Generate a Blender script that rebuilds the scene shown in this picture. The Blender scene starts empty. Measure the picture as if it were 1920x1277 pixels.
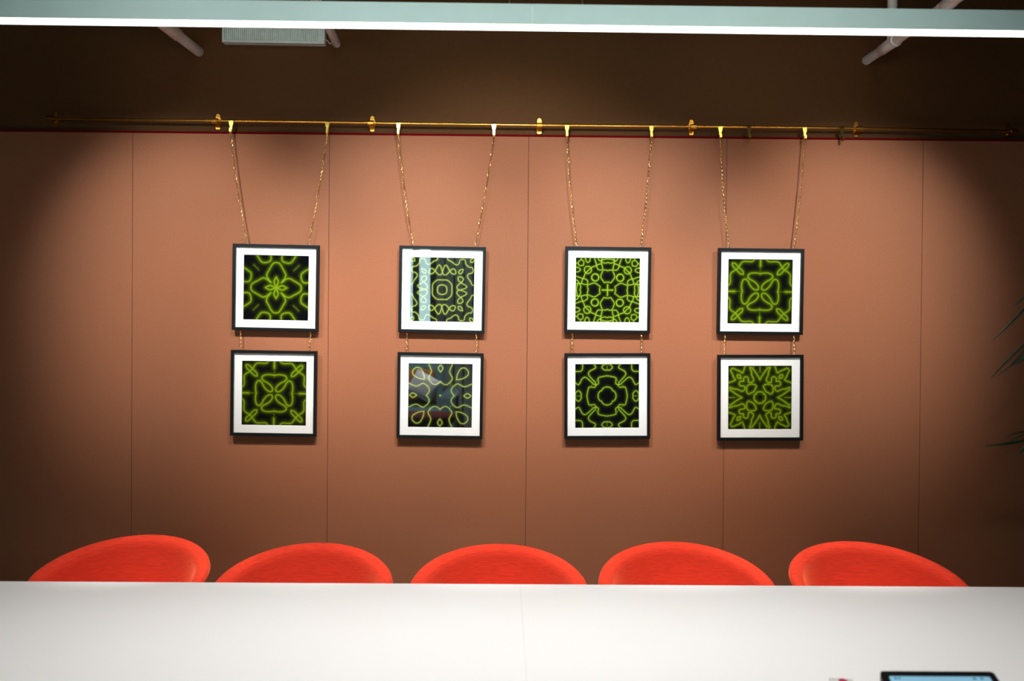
import bpy, bmesh, math, random
import numpy as np
from mathutils import Vector, Matrix
random.seed(7)
PW = dict(A=128, B=5, C=4, D=150, E=98, F=154, G=36, H=126, S=9, T=24.5, U=0, R=270, V=8, L=1.1)
scene = bpy.context.scene
col = scene.collection
PI = math.pi

# ------------------------------------------------------------------ camera
W, H = 1920, 1277
FPX = 35.0 / 36.0 * W
CAM = Vector((0, -4.7, 1.6))
yaw, pitch, roll = math.radians(0.5), math.radians(0.62), math.radians(0.47)
fwd = Vector((math.sin(yaw) * math.cos(pitch), math.cos(yaw) * math.cos(pitch), -math.sin(pitch)))
r0 = Vector((math.cos(yaw), -math.sin(yaw), 0))
u0 = r0.cross(fwd)
RGT = r0 * math.cos(roll) + u0 * math.sin(roll)
UPV = u0 * math.cos(roll) - r0 * math.sin(roll)
cd = bpy.data.cameras.new('camera')
cam = bpy.data.objects.new('camera', cd); col.objects.link(cam)
m3 = Matrix((RGT, UPV, -fwd)).transposed()
cam.matrix_world = Matrix.Translation(CAM) @ m3.to_4x4()
cd.lens = 35; cd.sensor_width = 36; cd.clip_start = 0.05; cd.clip_end = 60
cd.dof.use_dof = True; cd.dof.focus_distance = 4.68; cd.dof.aperture_fstop = 2.7
scene.camera = cam

def ray(px, py):
    return fwd + RGT * ((px - W / 2) / FPX) - UPV * ((py - H / 2) / FPX)
def at(px, py, Y):
    """the point of the vertical plane y = Y seen at a pixel of the photograph"""
    d = ray(px, py)
    return CAM + d * ((Y - CAM.y) / d.y)
def atz(px, py, Z):
    d = ray(px, py)
    return CAM + d * ((Z - CAM.z) / d.z)

# ------------------------------------------------------------------ materials
def lin(c):
    c = np.asarray(c, float) / 255.0
    return np.where(c <= 0.04045, c / 12.92, ((c + 0.055) / 1.055) ** 2.4)
def rgba(c):
    l = lin(c); return (float(l[0]), float(l[1]), float(l[2]), 1)
def mat(name, c, rough=0.5, metal=0.0, sheen=0.0, spec=0.5, noise=None, bump=None, coat=0.0, emit=None, coords='Object'):
    m = bpy.data.materials.new(name); m.use_nodes = True
    nt = m.node_tree; b = nt.nodes['Principled BSDF']
    b.inputs['Base Color'].default_value = rgba(c)
    b.inputs['Roughness'].default_value = rough
    b.inputs['Metallic'].default_value = metal
    b.inputs['Specular IOR Level'].default_value = spec
    b.inputs['Sheen Weight'].default_value = sheen
    b.inputs['Coat Weight'].default_value = coat
    if sheen: b.inputs['Sheen Roughness'].default_value = 0.4
    tc = nt.nodes.new('ShaderNodeTexCoord')
    if noise:
        sc, amt, stretch = noise
        mp = nt.nodes.new('ShaderNodeMapping'); mp.inputs['Scale'].default_value = stretch
        nt.links.new(tc.outputs[coords], mp.inputs[0])
        n = nt.nodes.new('ShaderNodeTexNoise'); n.inputs['Scale'].default_value = sc; n.inputs['Detail'].default_value = 3
        nt.links.new(mp.outputs[0], n.inputs['Vector'])
        r = nt.nodes.new('ShaderNodeValToRGB')
        l = lin(c)
        r.color_ramp.elements[0].position = 0.3; r.color_ramp.elements[1].position = 0.7
        r.color_ramp.elements[0].color = (*[float(v) * (1 - amt) for v in l], 1)
        r.color_ramp.elements[1].color = (*[min(1, float(v) * (1 + amt)) for v in l], 1)
        nt.links.new(n.outputs['Fac'], r.inputs[0]); nt.links.new(r.outputs[0], b.inputs['Base Color'])
    if bump:
        sc, st = bump
        n2 = nt.nodes.new('ShaderNodeTexNoise'); n2.inputs['Scale'].default_value = sc; n2.inputs['Detail'].default_value = 2
        nt.links.new(tc.outputs[coords], n2.inputs['Vector'])
        bp = nt.nodes.new('ShaderNodeBump'); bp.inputs['Strength'].default_value = st; bp.inputs['Distance'].default_value = 0.002
        nt.links.new(n2.outputs['Fac'], bp.inputs['Height']); nt.links.new(bp.outputs[0], b.inputs['Normal'])
    if emit:
        ec, es = emit
        b.inputs['Emission Color'].default_value = rgba(ec); b.inputs['Emission Strength'].default_value = es
    return m

M = {}
M['panel'] = mat('terracotta_fabric', (161, 102, 73), 0.95, sheen=0.7, spec=0.1, noise=(160, 0.08, (1, 1, 1)), bump=(420, 0.25))
M['upper'] = mat('brown_wall_paint', (97, 64, 37), 0.9, spec=0.15, noise=(60, 0.05, (1, 1, 1)))
M['joint'] = mat('dark_panel_joint', (84, 46, 30), 0.95, spec=0.02, noise=(60, 0.05, (1, 1, 1)))
M['red_trim'] = mat('dark_red_edge', (104, 5, 8), 0.8, spec=0.05)
M['ceiling'] = mat('dark_ceiling_paint', (60, 46, 36), 0.95, noise=(8, 0.1, (1, 1, 1)))
M['floor'] = mat('grey_carpet', (78, 74, 70), 0.95, noise=(120, 0.25, (1, 1, 1)))
M['sidewall'] = mat('brown_side_wall', (84, 62, 46), 0.9, noise=(5, 0.05, (1, 1, 1)))
M['brass'] = mat('polished_brass', (236, 168, 66), 0.26, 1.0, noise=(30, 0.08, (1, 1, 1)))
M['brass_chain'] = mat('brass_chain_metal', (250, 196, 122), 0.3, 1.0, noise=(200, 0.1, (1, 1, 1)))
M['brass_hook'] = mat('bright_brass', (226, 186, 86), 0.25, 1.0, noise=(40, 0.06, (1, 1, 1)))
M['frame'] = mat('black_frame_wood', (12, 12, 10), 0.42, spec=0.22, noise=(40, 0.2, (1, 1, 8)))
M['mount'] = mat('white_mount_board', (250, 249, 246), 0.9, spec=0.1, noise=(200, 0.01, (1, 1, 1)))
M['edge_board'] = mat('brown_backing_board', (120, 96, 70), 0.9, noise=(30, 0.1, (1, 1, 1)))
M['silver'] = mat('steel_eye', (200, 200, 196), 0.3, 1.0, noise=(100, 0.05, (1, 1, 1)))
M['chair'] = mat('red_wool_upholstery', (206, 56, 37), 0.9, sheen=0.8, spec=0.04, noise=(26, 0.17, (1, 1, 22)), bump=(500, 0.2))
M['chair'].node_tree.nodes['Principled BSDF'].inputs['Sheen Tint'].default_value = rgba((255, 128, 88))
M['leg'] = mat('dark_stained_leg_wood', (52, 38, 28), 0.5, noise=(20, 0.25, (6, 6, 1)))
M['table'] = mat('white_laminate', (242, 242, 240), 0.45, spec=0.25, noise=(3, 0.006, (1, 1, 1)))
M['table_leg'] = mat('white_steel', (205, 205, 202), 0.4, noise=(20, 0.02, (1, 1, 1)))
M['lamp_body'] = mat('satin_white_aluminium', (176, 200, 193), 0.5, spec=0.3, noise=(15, 0.02, (1, 1, 1)))
M['pipe'] = mat('grey_pvc', (238, 236, 230), 0.5, noise=(12, 0.05, (1, 1, 1)))
M['vent'] = mat('pale_grey_vent', (226, 236, 229), 0.6, noise=(40, 0.08, (1, 1, 1)))
M['cord'] = mat('pale_cord', (214, 200, 176), 0.8, noise=(60, 0.1, (1, 1, 1)))
M['black_plastic'] = mat('black_plastic', (8, 8, 9), 0.6, spec=0.1, noise=(60, 0.1, (1, 1, 1)))
M['grey_plastic'] = mat('dark_grey_plastic', (74, 68, 62), 0.5, noise=(60, 0.1, (1, 1, 1)))
M['card'] = mat('grey_white_card', (206, 206, 198), 0.7, noise=(120, 0.12, (1, 1, 1)))
M['card_red'] = mat('crimson_ink', (176, 30, 66), 0.6, noise=(120, 0.1, (1, 1, 1)))
M['leaf'] = mat('dark_green_leaf', (38, 62, 30), 0.4, spec=0.5, noise=(20, 0.3, (1, 1, 1)))
M['stalk'] = mat('green_stalk', (70, 84, 42), 0.6, noise=(20, 0.2, (1, 1, 1)))
M['pot'] = mat('charcoal_pot', (50, 48, 46), 0.7, noise=(20, 0.1, (1, 1, 1)))
M['soil'] = mat('soil', (44, 32, 24), 1.0, noise=(60, 0.4, (1, 1, 1)))

def glow_mat(name, c, strength):
    m = bpy.data.materials.new(name); m.use_nodes = True
    nt = m.node_tree; nt.nodes.clear()
    o = nt.nodes.new('ShaderNodeOutputMaterial'); e = nt.nodes.new('ShaderNodeEmission')
    e.inputs[0].default_value = rgba(c); e.inputs[1].default_value = strength
    nt.links.new(e.outputs[0], o.inputs[0]); return m
M['diffuser'] = glow_mat('lit_diffuser', (255, 250, 242), PW['B'])

def glass_mat():
    m = bpy.data.materials.new('picture_glass'); m.use_nodes = True
    nt = m.node_tree; nt.nodes.clear()
    o = nt.nodes.new('ShaderNodeOutputMaterial'); mx = nt.nodes.new('ShaderNodeMixShader')
    t = nt.nodes.new('ShaderNodeBsdfTransparent'); g = nt.nodes.new('ShaderNodeBsdfGlossy')
    g.inputs['Roughness'].default_value = 0.0
    # reflectance of a thin pane (two surfaces), the same from either side
    ge = nt.nodes.new('ShaderNodeNewGeometry'); dt = nt.nodes.new('ShaderNodeVectorMath'); dt.operation = 'DOT_PRODUCT'
    nt.links.new(ge.outputs['Normal'], dt.inputs[0]); nt.links.new(ge.outputs['Incoming'], dt.inputs[1])
    def mth(op, a, b=None):
        n = nt.nodes.new('ShaderNodeMath'); n.operation = op
        for k, v in enumerate((a, b)):
            if v is None: continue
            if isinstance(v, (int, float)): n.inputs[k].default_value = v
            else: nt.links.new(v, n.inputs[k])
        return n.outputs[0]
    f = mth('ADD', mth('MULTIPLY', mth('POWER', mth('SUBTRACT', 1.0, mth('ABSOLUTE', dt.outputs['Value'])), 5.0), 0.90), 0.10)
    nt.links.new(f, mx.inputs[0]); nt.links.new(t.outputs[0], mx.inputs[1]); nt.links.new(g.outputs[0], mx.inputs[2])
    nt.links.new(mx.outputs[0], o.inputs[0]); return m
M['glass'] = glass_mat()

def print_mat():
    m = bpy.data.materials.new('printed_artwork'); m.use_nodes = True
    nt = m.node_tree; b = nt.nodes['Principled BSDF']
    a = nt.nodes.new('ShaderNodeVertexColor'); a.layer_name = 'ink'
    nt.links.new(a.outputs[0], b.inputs['Base Color'])
    b.inputs['Roughness'].default_value = 0.8; b.inputs['Specular IOR Level'].default_value = 0.02
    return m
M['print'] = print_mat()

# ------------------------------------------------------------------ object helpers
def link_mesh(name, me, material=None, parent=None):
    o = bpy.data.objects.new(name, me); col.objects.link(o)
    if material: me.materials.append(material)
    if parent: o.parent = parent
    return o
def obj(name, bm, material, parent=None, smooth=False, loc=None):
    me = bpy.data.meshes.new(name)
    bmesh.ops.recalc_face_normals(bm, faces=bm.faces[:])
    bm.to_mesh(me); bm.free()
    if smooth:
        for p in me.polygons: p.use_smooth = True
        me.set_sharp_from_angle(angle=math.radians(50))
    o = link_mesh(name, me, material, parent)
    if loc is not None: o.location = loc
    return o
def tag(o, label, cat, group=None, kind=None):
    o['label'] = label; o['category'] = cat
    if group: o['group'] = group
    if kind: o['kind'] = kind
    return o
def struct(o):
    o['kind'] = 'structure'; return o
def thing(name, loc, label, cat, group=None):
    o = bpy.data.objects.new(name, None); col.objects.link(o); o.location = loc; o.empty_display_size = 0.05
    return tag(o, label, cat, group)
def box(bm, lo, hi, bev=0.0):
    v = [bm.verts.new((x, y, z)) for x in (lo[0], hi[0]) for y in (lo[1], hi[1]) for z in (lo[2], hi[2])]
    fs = [(0, 1, 3, 2), (4, 6, 7, 5), (0, 4, 5, 1), (2, 3, 7, 6), (0, 2, 6, 4), (1, 5, 7, 3)]
    faces = [bm.faces.new([v[i] for i in f]) for f in fs]
    if bev:
        es = list({e for f in faces for e in f.edges})
        bmesh.ops.bevel(bm, geom=es, offset=bev, segments=2, affect='EDGES', profile=0.5)
    return bm
def mbox(lo, hi, bev=0.0):
    return box(bmesh.new(), lo, hi, bev)
def tube(bm, pts, radii, n=14, caps=True, closed=False):
    pts = [Vector(p) for p in pts]
    if not hasattr(radii, '__len__'): radii = [radii] * len(pts)
    rings = []; N = len(pts); prev = None
    for i, p in enumerate(pts):
        if closed: t = pts[(i + 1) % N] - pts[i - 1]
        else: t = pts[min(i + 1, N - 1)] - pts[max(i - 1, 0)]
        t.normalize()
        if prev is None:
            a = Vector((0, 0, 1)) if abs(t.z) < 0.9 else Vector((1, 0, 0))
            u = t.cross(a).normalized()
        else:
            u = (prev - t * prev.dot(t)).normalized()
        prev = u; w = t.cross(u)
        rings.append([bm.verts.new(p + (u * math.cos(2 * PI * k / n) + w * math.sin(2 * PI * k / n)) * radii[i]) for k in range(n)])
    for i in range(N if closed else N - 1):
        a, b = rings[i], rings[(i + 1) % N]
        for k in range(n):
            bm.faces.new((a[k], a[(k + 1) % n], b[(k + 1) % n], b[k]))
    if caps and not closed:
        bm.faces.new(rings[0]); bm.faces.new(rings[-1][::-1])
    return bm
def prism(bm, pts2, y0, y1):
    """outline in x,z extruded along y"""
    a = [bm.verts.new((x, y0, z)) for x, z in pts2]; b = [bm.verts.new((x, y1, z)) for x, z in pts2]
    n = len(a)
    bm.faces.new(a); bm.faces.new(b[::-1])
    for i in range(n): bm.faces.new((a[i], b[i], b[(i + 1) % n], a[(i + 1) % n]))
    return bm
def strip(bm, prof, thick):
    """a bent metal strip: prof = (y, z, width) along its length"""
    n = len(prof); rows = []
    for i, (y, z, w) in enumerate(prof):
        a = prof[max(i - 1, 0)]; b = prof[min(i + 1, n - 1)]
        t = Vector((0, b[0] - a[0], b[1] - a[1])).normalized(); nn = Vector((0, -t.z, t.y)) * thick / 2
        p = Vector((0, y, z)); X = Vector((w / 2, 0, 0))
        rows.append([bm.verts.new(p - X - nn), bm.verts.new(p + X - nn), bm.verts.new(p + X + nn), bm.verts.new(p - X + nn)])
    for i in range(n - 1):
        a, b = rows[i], rows[i + 1]
        for k in range(4): bm.faces.new((a[k], a[(k + 1) % 4], b[(k + 1) % 4], b[k]))
    bm.faces.new(rows[0]); bm.faces.new(rows[-1][::-1])
    return bm

# ------------------------------------------------------------------ room
XL, XR, YB, CZ = -5.0, 5.0, -8.6, 3.62
zt = sum(at(x, y, 0).z for x, y in ((10, 243), (435, 247), (1000, 252.5), (1540, 258.5), (1910, 263))) / 5   # top of the fabric panels
wall = struct(obj('wall_back', mbox((XL, 0.022, 0), (XR, 0.2, CZ)), M['upper']))
seams = [at(x, 620, 0).x for x in (247.5, 615.5, 988.5, 1359.5, 1727)]
w = (seams[-1] - seams[0]) / 4
edges = [XL, seams[0] - 2 * w, seams[0] - w] + seams + [seams[-1] + w, seams[-1] + 2 * w, XR]
for a, b in zip(edges[:-1], edges[1:]):
    obj('panel', mbox((a + (0.0012 if a > XL else 0), 0.0, 0.0), (b - 0.0012, 0.022, zt - 0.009), 0.0005), M['panel'], wall)
for x in seams:
    obj('joint', mbox((x - 0.0022, 0.0012, 0.0), (x + 0.0022, 0.0218, zt - 0.0095)), M['joint'], wall)
struct(obj('trim_1', mbox((XL, -0.0015, zt - 0.009), (XR, 0.0219, zt + 0.001), 0.001), M['red_trim']))
struct(obj('floor', mbox((XL, YB, -0.1), (XR, 0.2, 0)), M['floor']))
struct(obj('ceiling', mbox((XL, YB, CZ), (XR, 0.2, CZ + 0.1)), M['ceiling']))
struct(obj('wall_left', mbox((XL - 0.1, YB, 0), (XL, 0.2, CZ)), M['sidewall']))
struct(obj('wall_right', mbox((XR, YB, 0), (XR + 0.1, 0.2, CZ)), M['sidewall']))

# ------------------------------------------------------------------ brass rail, hooks
RY = -0.034
rod_px = [(86, 222), (388, 226.5), (1004, 235), (1310, 237.8), (1700, 242), (1909, 246)]
rod_pts = [at(x, y, RY) for x, y in rod_px]
def rod_at(px):
    for (a, b), (p, q) in zip(zip(rod_px[:-1], rod_px[1:]), zip(rod_pts[:-1], rod_pts[1:])):
        if px <= b[0]:
            return p.lerp(q, (px - a[0]) / (b[0] - a[0]))
    return rod_pts[-1]
rail = thing('picture_rail', (rod_at(960).x, RY, rod_at(960).z), 'long polished brass picture rail screwed to the wall above the panels', 'picture rail')
ro = Vector(rail.location)
for i in range(len(rod_pts) - 2):
    p, q = rod_pts[i], rod_pts[i + 1]
    if i == len(rod_pts) - 3: seg = [p, q, rod_pts[-1]]
    else: seg = [p, q]
    bm = tube(bmesh.new(), [s - ro for s in seg], 0.0058, 16)
    obj('rod', bm, M['brass'], rail, True)
for px in (88, 389, 1004, 1311, 1908):
    p = rod_at(px) - ro
    obj('sleeve', tube(bmesh.new(), [p - Vector((0.007, 0, 0)), p + Vector((0.007, 0, 0))], 0.0075, 16), M['brass'], rail, True)
def bracket_mesh():
    bm = bmesh.new()
    # wall plate with a rounded ear above and a stubby lobe below
    out = [(-0.014, -0.017), (-0.014, 0.010), (-0.0105, 0.017), (-0.009, 0.026)]
    out += [(0.009 * math.cos(a), 0.027 + 0.009 * math.sin(a)) for a in [PI * (1 - k / 8) for k in range(1, 8)]]
    out += [(0.009, 0.026), (0.0105, 0.017), (0.014, 0.010), (0.014, -0.017), (0.0105, -0.024), (0.010, -0.034), (0.006, -0.037), (-0.006, -0.037), (-0.010, -0.034), (-0.0105, -0.024)]
    prism(bm, [(x, z + 0.007) for x, z in out[::-1]], 0.0485, 0.0565)
    # arm and saddle that wraps the rod
    box(bm, (-0.008, 0.006, -0.008), (0.008, 0.050, 0.008), 0.002)
    tube(bm, [(-0.0145, 0, -0.001), (-0.013, 0, -0.001), (0.013, 0, -0.001), (0.0145, 0, -0.001)], [0.0105, 0.0132, 0.0132, 0.0105], 20)
    me = bpy.data.meshes.new('bracket'); bmesh.ops.recalc_face_normals(bm, faces=bm.faces[:]); bm.to_mesh(me); bm.free()
    me.materials.append(M['brass']); return me
bme = bracket_mesh()
smb = tube(bmesh.new(), [(0, 0.0457, 0.034), (0, 0.049, 0.034)], [0.0035, 0.0048], 12)
sme = bpy.data.meshes.new('screw'); smb.to_mesh(sme); smb.free(); sme.materials.append(M['brass_hook'])
for px in (95, 403, 695, 1012, 1300, 1612, 1901):
    o = link_mesh('bracket', bme, None, rail); o.location = rod_at(px) - ro
    s = link_mesh('screw', sme, None, o)

def hook_mesh():
    return strip(bmesh.new(), [(0.009, -0.006, 0.020), (0.0085, 0.002, 0.020), (0.005, 0.0078, 0.021), (0, 0.0092, 0.021), (-0.0055, 0.0078, 0.021), (-0.0088, 0.001, 0.021),
        (-0.0088, -0.016, 0.018), (-0.0085, -0.026, 0.011), (-0.0085, -0.052, 0.0095), (-0.0105, -0.060, 0.0095), (-0.0155, -0.0635, 0.0095), (-0.0205, -0.060, 0.0095), (-0.0225, -0.052, 0.0095), (-0.0225, -0.036, 0.0095)], 0.0018)
hb = hook_mesh(); hme = bpy.data.meshes.new('picture_hook'); bmesh.ops.recalc_face_normals(hb, faces=hb.faces[:]); hb.to_mesh(hme); hb.free(); hme.materials.append(M['brass_hook'])
ART = ['four-petal flower', 'pale target and butterfly shapes', 'dense cells and small cross', 'cross of four rounded petals',
       'cross of four rounded petals', 'teardrops and white glare', 'large round ring', 'small quatrefoil and snowflake lobes']
hooks = {}
hook_px = [434, 614, 747, 926, 1063, 1221, 1350, 1508]
which = ['picture with %s' % a for a in ('a four-petal flower', 'pale butterfly shapes', 'dense small cells', 'four rounded petals')]
for i, px in enumerate(hook_px):
    o = link_mesh('picture_hook', hme); o.location = rod_at(px)
    tag(o, '%s brass rail hook above the top %s' % ('left' if i % 2 == 0 else 'right', which[i // 2]), 'hook', 'brass hooks on the picture rail')
    hooks[i] = o
for px, lab in ((1403, 'empty brass hook on the rail between the two chains of the rightmost pictures'), (1577, 'empty brass hook on the rail right of the rightmost chain')):
    o = link_mesh('picture_hook', hme); o.location = rod_at(px); o.rotation_euler = (0, 0, 0.15)
    tag(o, lab, 'hook', 'brass hooks on the picture rail')

# ------------------------------------------------------------------ artworks: neon line kaleidoscopes
def L(s):
    v = [float(t) for t in s.replace(',', ' ').split()]
    return [(v[i], v[i + 1]) for i in range(0, len(v), 2)]
def circ(cx, cy, r, n=14):
    return [(cx + r * math.cos(2 * PI * k / n), cy + r * math.sin(2 * PI * k / n)) for k in range(n + 1)]
A1 = [(1, L('0,-4 -13,-35 -28,-76 -18,-106 0,-138')), (1, L('0,-326 -34,-318 -62,-285 -88,-238 -114,-192 -123,-162 -112,-126 -86,-92 -66,-66')),
      (1, L('-256,-424 -225,-375 -196,-336 -166,-321 -122,-325 -86,-340 -70,-366 -71,-398 -74,-424')), (0.45, L('-292,-292 -258,-258 -226,-226')),
      (0.4, L('0,-18 -6,0 0,0'))]
A2 = [(1, L('0,-62 -30,-57 -46,-46')), (1, L('0,-125 -45,-127 -76,-118 -98,-98')),
      (1, L('0,-232 -10,-262 -24,-300 -46,-318 -72,-285 -95,-242 -122,-212 -150,-203 -172,-216 -168,-248 -148,-272 -120,-265 -95,-242 -70,-212 -42,-192 -16,-196 -4,-214 0,-236')),
      (1, L('-214,-214 -212,-238 -236,-262 -270,-268')), (1, L('-62,-424 -68,-390 -90,-376 -116,-365 -144,-342 -182,-323 -212,-344 -225,-384 -254,-398 -292,-384 -298,-345 -318,-318')),
      (1, L('-362,-362 -364,-392 -388,-410 -414,-414'))]
A3 = [(1.2, L('0,0 0,-72')), (1, L('0,-104 -22,-102 -44,-96 -56,-112 -90,-170 -70,-236 -56,-258 -26,-258 0,-250')), (1, circ(-160, -163, 46)),
      (1, L('-144,-316 -86,-336 -68,-280 -74,-262 -110,-258 -130,-274 -144,-316')), (1, L('-180,-424 -162,-370 -150,-320 -215,-288 -252,-252')),
      (1, circ(-258, -258, 46)), (1, L('0,-403 -50,-396 -86,-372 -50,-350 -20,-350 0,-358')), (1, L('-72,-424 -86,-372 -78,-338')), (1, L('-132,-418 -116,-388 -86,-372')),
      (1, L('-285,-424 -288,-388 -262,-354 -236,-374 -230,-410 -238,-424')), (1, L('-348,-395 -330,-422 -302,-422 -288,-398')), (1, L('-372,-372 -346,-386 -313,-366 -317,-317'))]
A4 = [(1, L('0,-230 -16,-236 -60,-242 -114,-238 -152,-220 -160,-192 -140,-162 -100,-142 -62,-116 -32,-84 -20,-52 -27,-27')),
      (1, L('-222,-222 -230,-262 -282,-314 -320,-354 -350,-368 -366,-366')), (1, L('-72,-424 -92,-400 -122,-388 -172,-391 -226,-388 -256,-360 -284,-314 -300,-300')),
      (1.1, L('0,-424 0,-332')), (0.35, L('0,-332 0,-236')), (0.5, L('-200,-424 -300,-440')), (0.4, L('-160,-192 -192,-160'))]
A6 = [(1.2, L('0,0 -4,-4')), (1, L('0,-398 -16,-380 -30,-356 -18,-328 0,-305')),
      (1, L('0,-182 -30,-156 -64,-142 -100,-152 -136,-188 -155,-225 -136,-266 -118,-310 -132,-360 -152,-400 -155,-424')), (0.3, L('-136,-190 -130,-130')),
      (1, L('-208,-208 -220,-280 -262,-350 -312,-362 -342,-342'))]
A7 = [(1, L('0,-118 -38,-109 -60,-92 -68,-74 -72,-72')), (1, L('0,-262 -60,-252 -112,-235 -115,-200 -112,-166 -128,-150 -142,-142')),
      (1, L('-142,-148 -172,-153 -220,-196 -262,-232 -292,-243 -324,-222 -362,-155 -385,-152 -424,-180')),
      (1, L('0,-338 -34,-338 -68,-372 -42,-406 0,-414')), (0.5, L('0,-340 0,-388')), (1, L('-318,-424 -320,-352 -332,-332')), (0.45, L('-116,-226 -134,-206 -150,-180'))]
A8 = [(1, L('0,-75 -36,-69 -45,-50 -52,-52')), (1, L('-78,-78 -56,-120 -48,-150 -80,-172 -130,-172 -158,-158')),
      (1, L('0,-233 -38,-300 -94,-374 -132,-392 -113,-340 -106,-290 -82,-232 -104,-201 -145,-200 -155,-255 -180,-271 -210,-256 -213,-213')),
      (1, L('-190,-424 -210,-362 -230,-322 -266,-345 -310,-362 -350,-382 -372,-372')), (1, L('-248,-248 -260,-290 -296,-296')), (0.6, L('0,-424 0,-330')), (0.6, L('-94,-374 -80,-424'))]
# core colour, glow colour, line half width, glow radius
STY = {'soft': ((138, 166, 38), (98, 124, 0), 5.8, 27), 'crisp': ((166, 198, 62), (84, 116, 4), 5.0, 19), 'pale': ((182, 198, 100), (104, 122, 14), 5.0, 16)}
def art_mesh(strokes, sty, size, half):
    core, glow, lw, gr = STY[sty]
    P, Wt = [], []
    for wt, pts in strokes:
        p = [pts[0]] + pts + [pts[-1]]
        if pts[0] == pts[-1]: p = [pts[-2]] + pts + [pts[1]]
        for i in range(len(pts) - 1):
            a, b, c, d = (np.array(p[i + k], float) for k in range(4))
            n = max(2, int(np.linalg.norm(c - b) / 3))
            for k in range(n):
                t = k / n
                P.append(0.5 * ((2 * b) + (-a + c) * t + (2 * a - 5 * b + 4 * c - d) * t * t + (-a + 3 * b - 3 * c + d) * t ** 3)); Wt.append(wt)
        P.append(np.array(pts[-1], float)); Wt.append(wt)
    P = np.array(P); Wt = np.array(Wt)
    allP, allW = [], []
    for sx in (1, -1):
        for sy in (1, -1):
            for sw in (0, 1):
                q = P[:, ::-1] if sw else P
                allP.append(q * np.array([sx, sy])); allW.append(Wt)
    Q = np.concatenate(allP); QW = np.concatenate(allW)
    N = 90; g = np.linspace(0, half, N + 1)
    acc = np.zeros((N + 1, N + 1)); sm = np.zeros((N + 1, N + 1))
    near = (Q[:, 0] > -90) & (Q[:, 1] > -90)
    Q = Q[near]; QW = QW[near]
    for i in range(N + 1):                                   # one quarter of the print, mirrored below
        d = np.hypot(g[:, None] - Q[None, :, 0], g[i] - Q[None, :, 1])
        acc[i] = (QW * np.exp(-(d / lw) ** 2)).max(1)
        gl = QW * np.exp(-(d / gr) ** 1.3)
        sm[i] = gl.max(1) * 0.8 + np.minimum(gl.sum(1) / 60.0, 1.0) * 0.5
    rngs = np.random.RandomState(len(strokes) * 7 + int(lw * 3))
    ph = rngs.rand(8) * 6
    X, Y = np.meshgrid(g / half, g / half)
    web = np.abs(np.sin(9 * X + ph[0] + 2 * np.sin(7 * Y + ph[1])) + np.sin(9 * Y + ph[0] + 2 * np.sin(7 * X + ph[1])))
    web = np.exp(-(web / 0.18) ** 2) * 0.5
    q_core = np.clip(acc, 0, 1)[..., None]; q_gl = np.clip(sm, 0, 1)[..., None]
    base = np.array([9, 9, 12.]) + web[..., None] * np.array([14, 14, 22.])
    c = base * (1 - q_gl) + np.array(glow, float) * q_gl
    c = c * (1 - q_core) + np.array(core, float) * q_core
    full = np.concatenate([c[::-1], c[1:]], 0); full = np.concatenate([full[:, ::-1], full[:, 1:]], 1)
    n = 2 * N + 1
    cl = lin(full.reshape(-1, 3)); cl = np.concatenate([cl, np.ones((n * n, 1))], 1).astype(np.float32)
    u = np.linspace(-size / 2, size / 2, n)
    ZZ, XX = np.meshgrid(u[::-1], u, indexing='ij')
    co = np.stack([XX.ravel(), np.zeros(n * n), ZZ.ravel()], 1).astype(np.float32)
    idx = np.arange(n * n).reshape(n, n)
    quads = np.stack([idx[1:, :-1], idx[1:, 1:], idx[:-1, 1:], idx[:-1, :-1]], -1).reshape(-1, 4)
    me = bpy.data.meshes.new('print')
    me.from_pydata(co.tolist(), [], quads.tolist())
    at_ = me.color_attributes.new('ink', 'FLOAT_COLOR', 'POINT')
    at_.data.foreach_set('color', cl.ravel())
    return me

FW, FB, FD, REC = 0.405, 0.0138, 0.026, 0.011     # frame size, bar width, depth, glass recess
def frame_bm(s, b, d):
    bm = bmesh.new(); h = s / 2; i = h - b
    loops = []
    for (k, y) in ((h, 0.0005), (h - 0.0006, 0), (i + 0.0006, 0), (i, 0.0005), (i, d - 0.004), (h, d - 0.004)):
        loops.append([bm.verts.new((sx * k, y, sz * k)) for sx, sz in ((-1, -1), (1, -1), (1, 1), (-1, 1))])
    for a, c in zip(loops, loops[1:] + loops[:1]):
        for k in range(4): bm.faces.new((a[k], a[(k + 1) % 4], c[(k + 1) % 4], c[k]))
    return bm
def mount_bm(s, o):
    bm = bmesh.new(); h, i = s / 2, o / 2
    loops = [[bm.verts.new((sx * k, y, sz * k)) for sx, sz in ((-1, -1), (1, -1), (1, 1), (-1, 1))] for k, y in ((h, 0), (i, 0), (i - 0.001, 0.0012), (h, 0.0012))]
    for a, c in zip(loops, loops[1:] + loops[:1]):
        for k in range(4): bm.faces.new((a[k], a[(k + 1) % 4], c[(k + 1) % 4], c[k]))
    return bm
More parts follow.
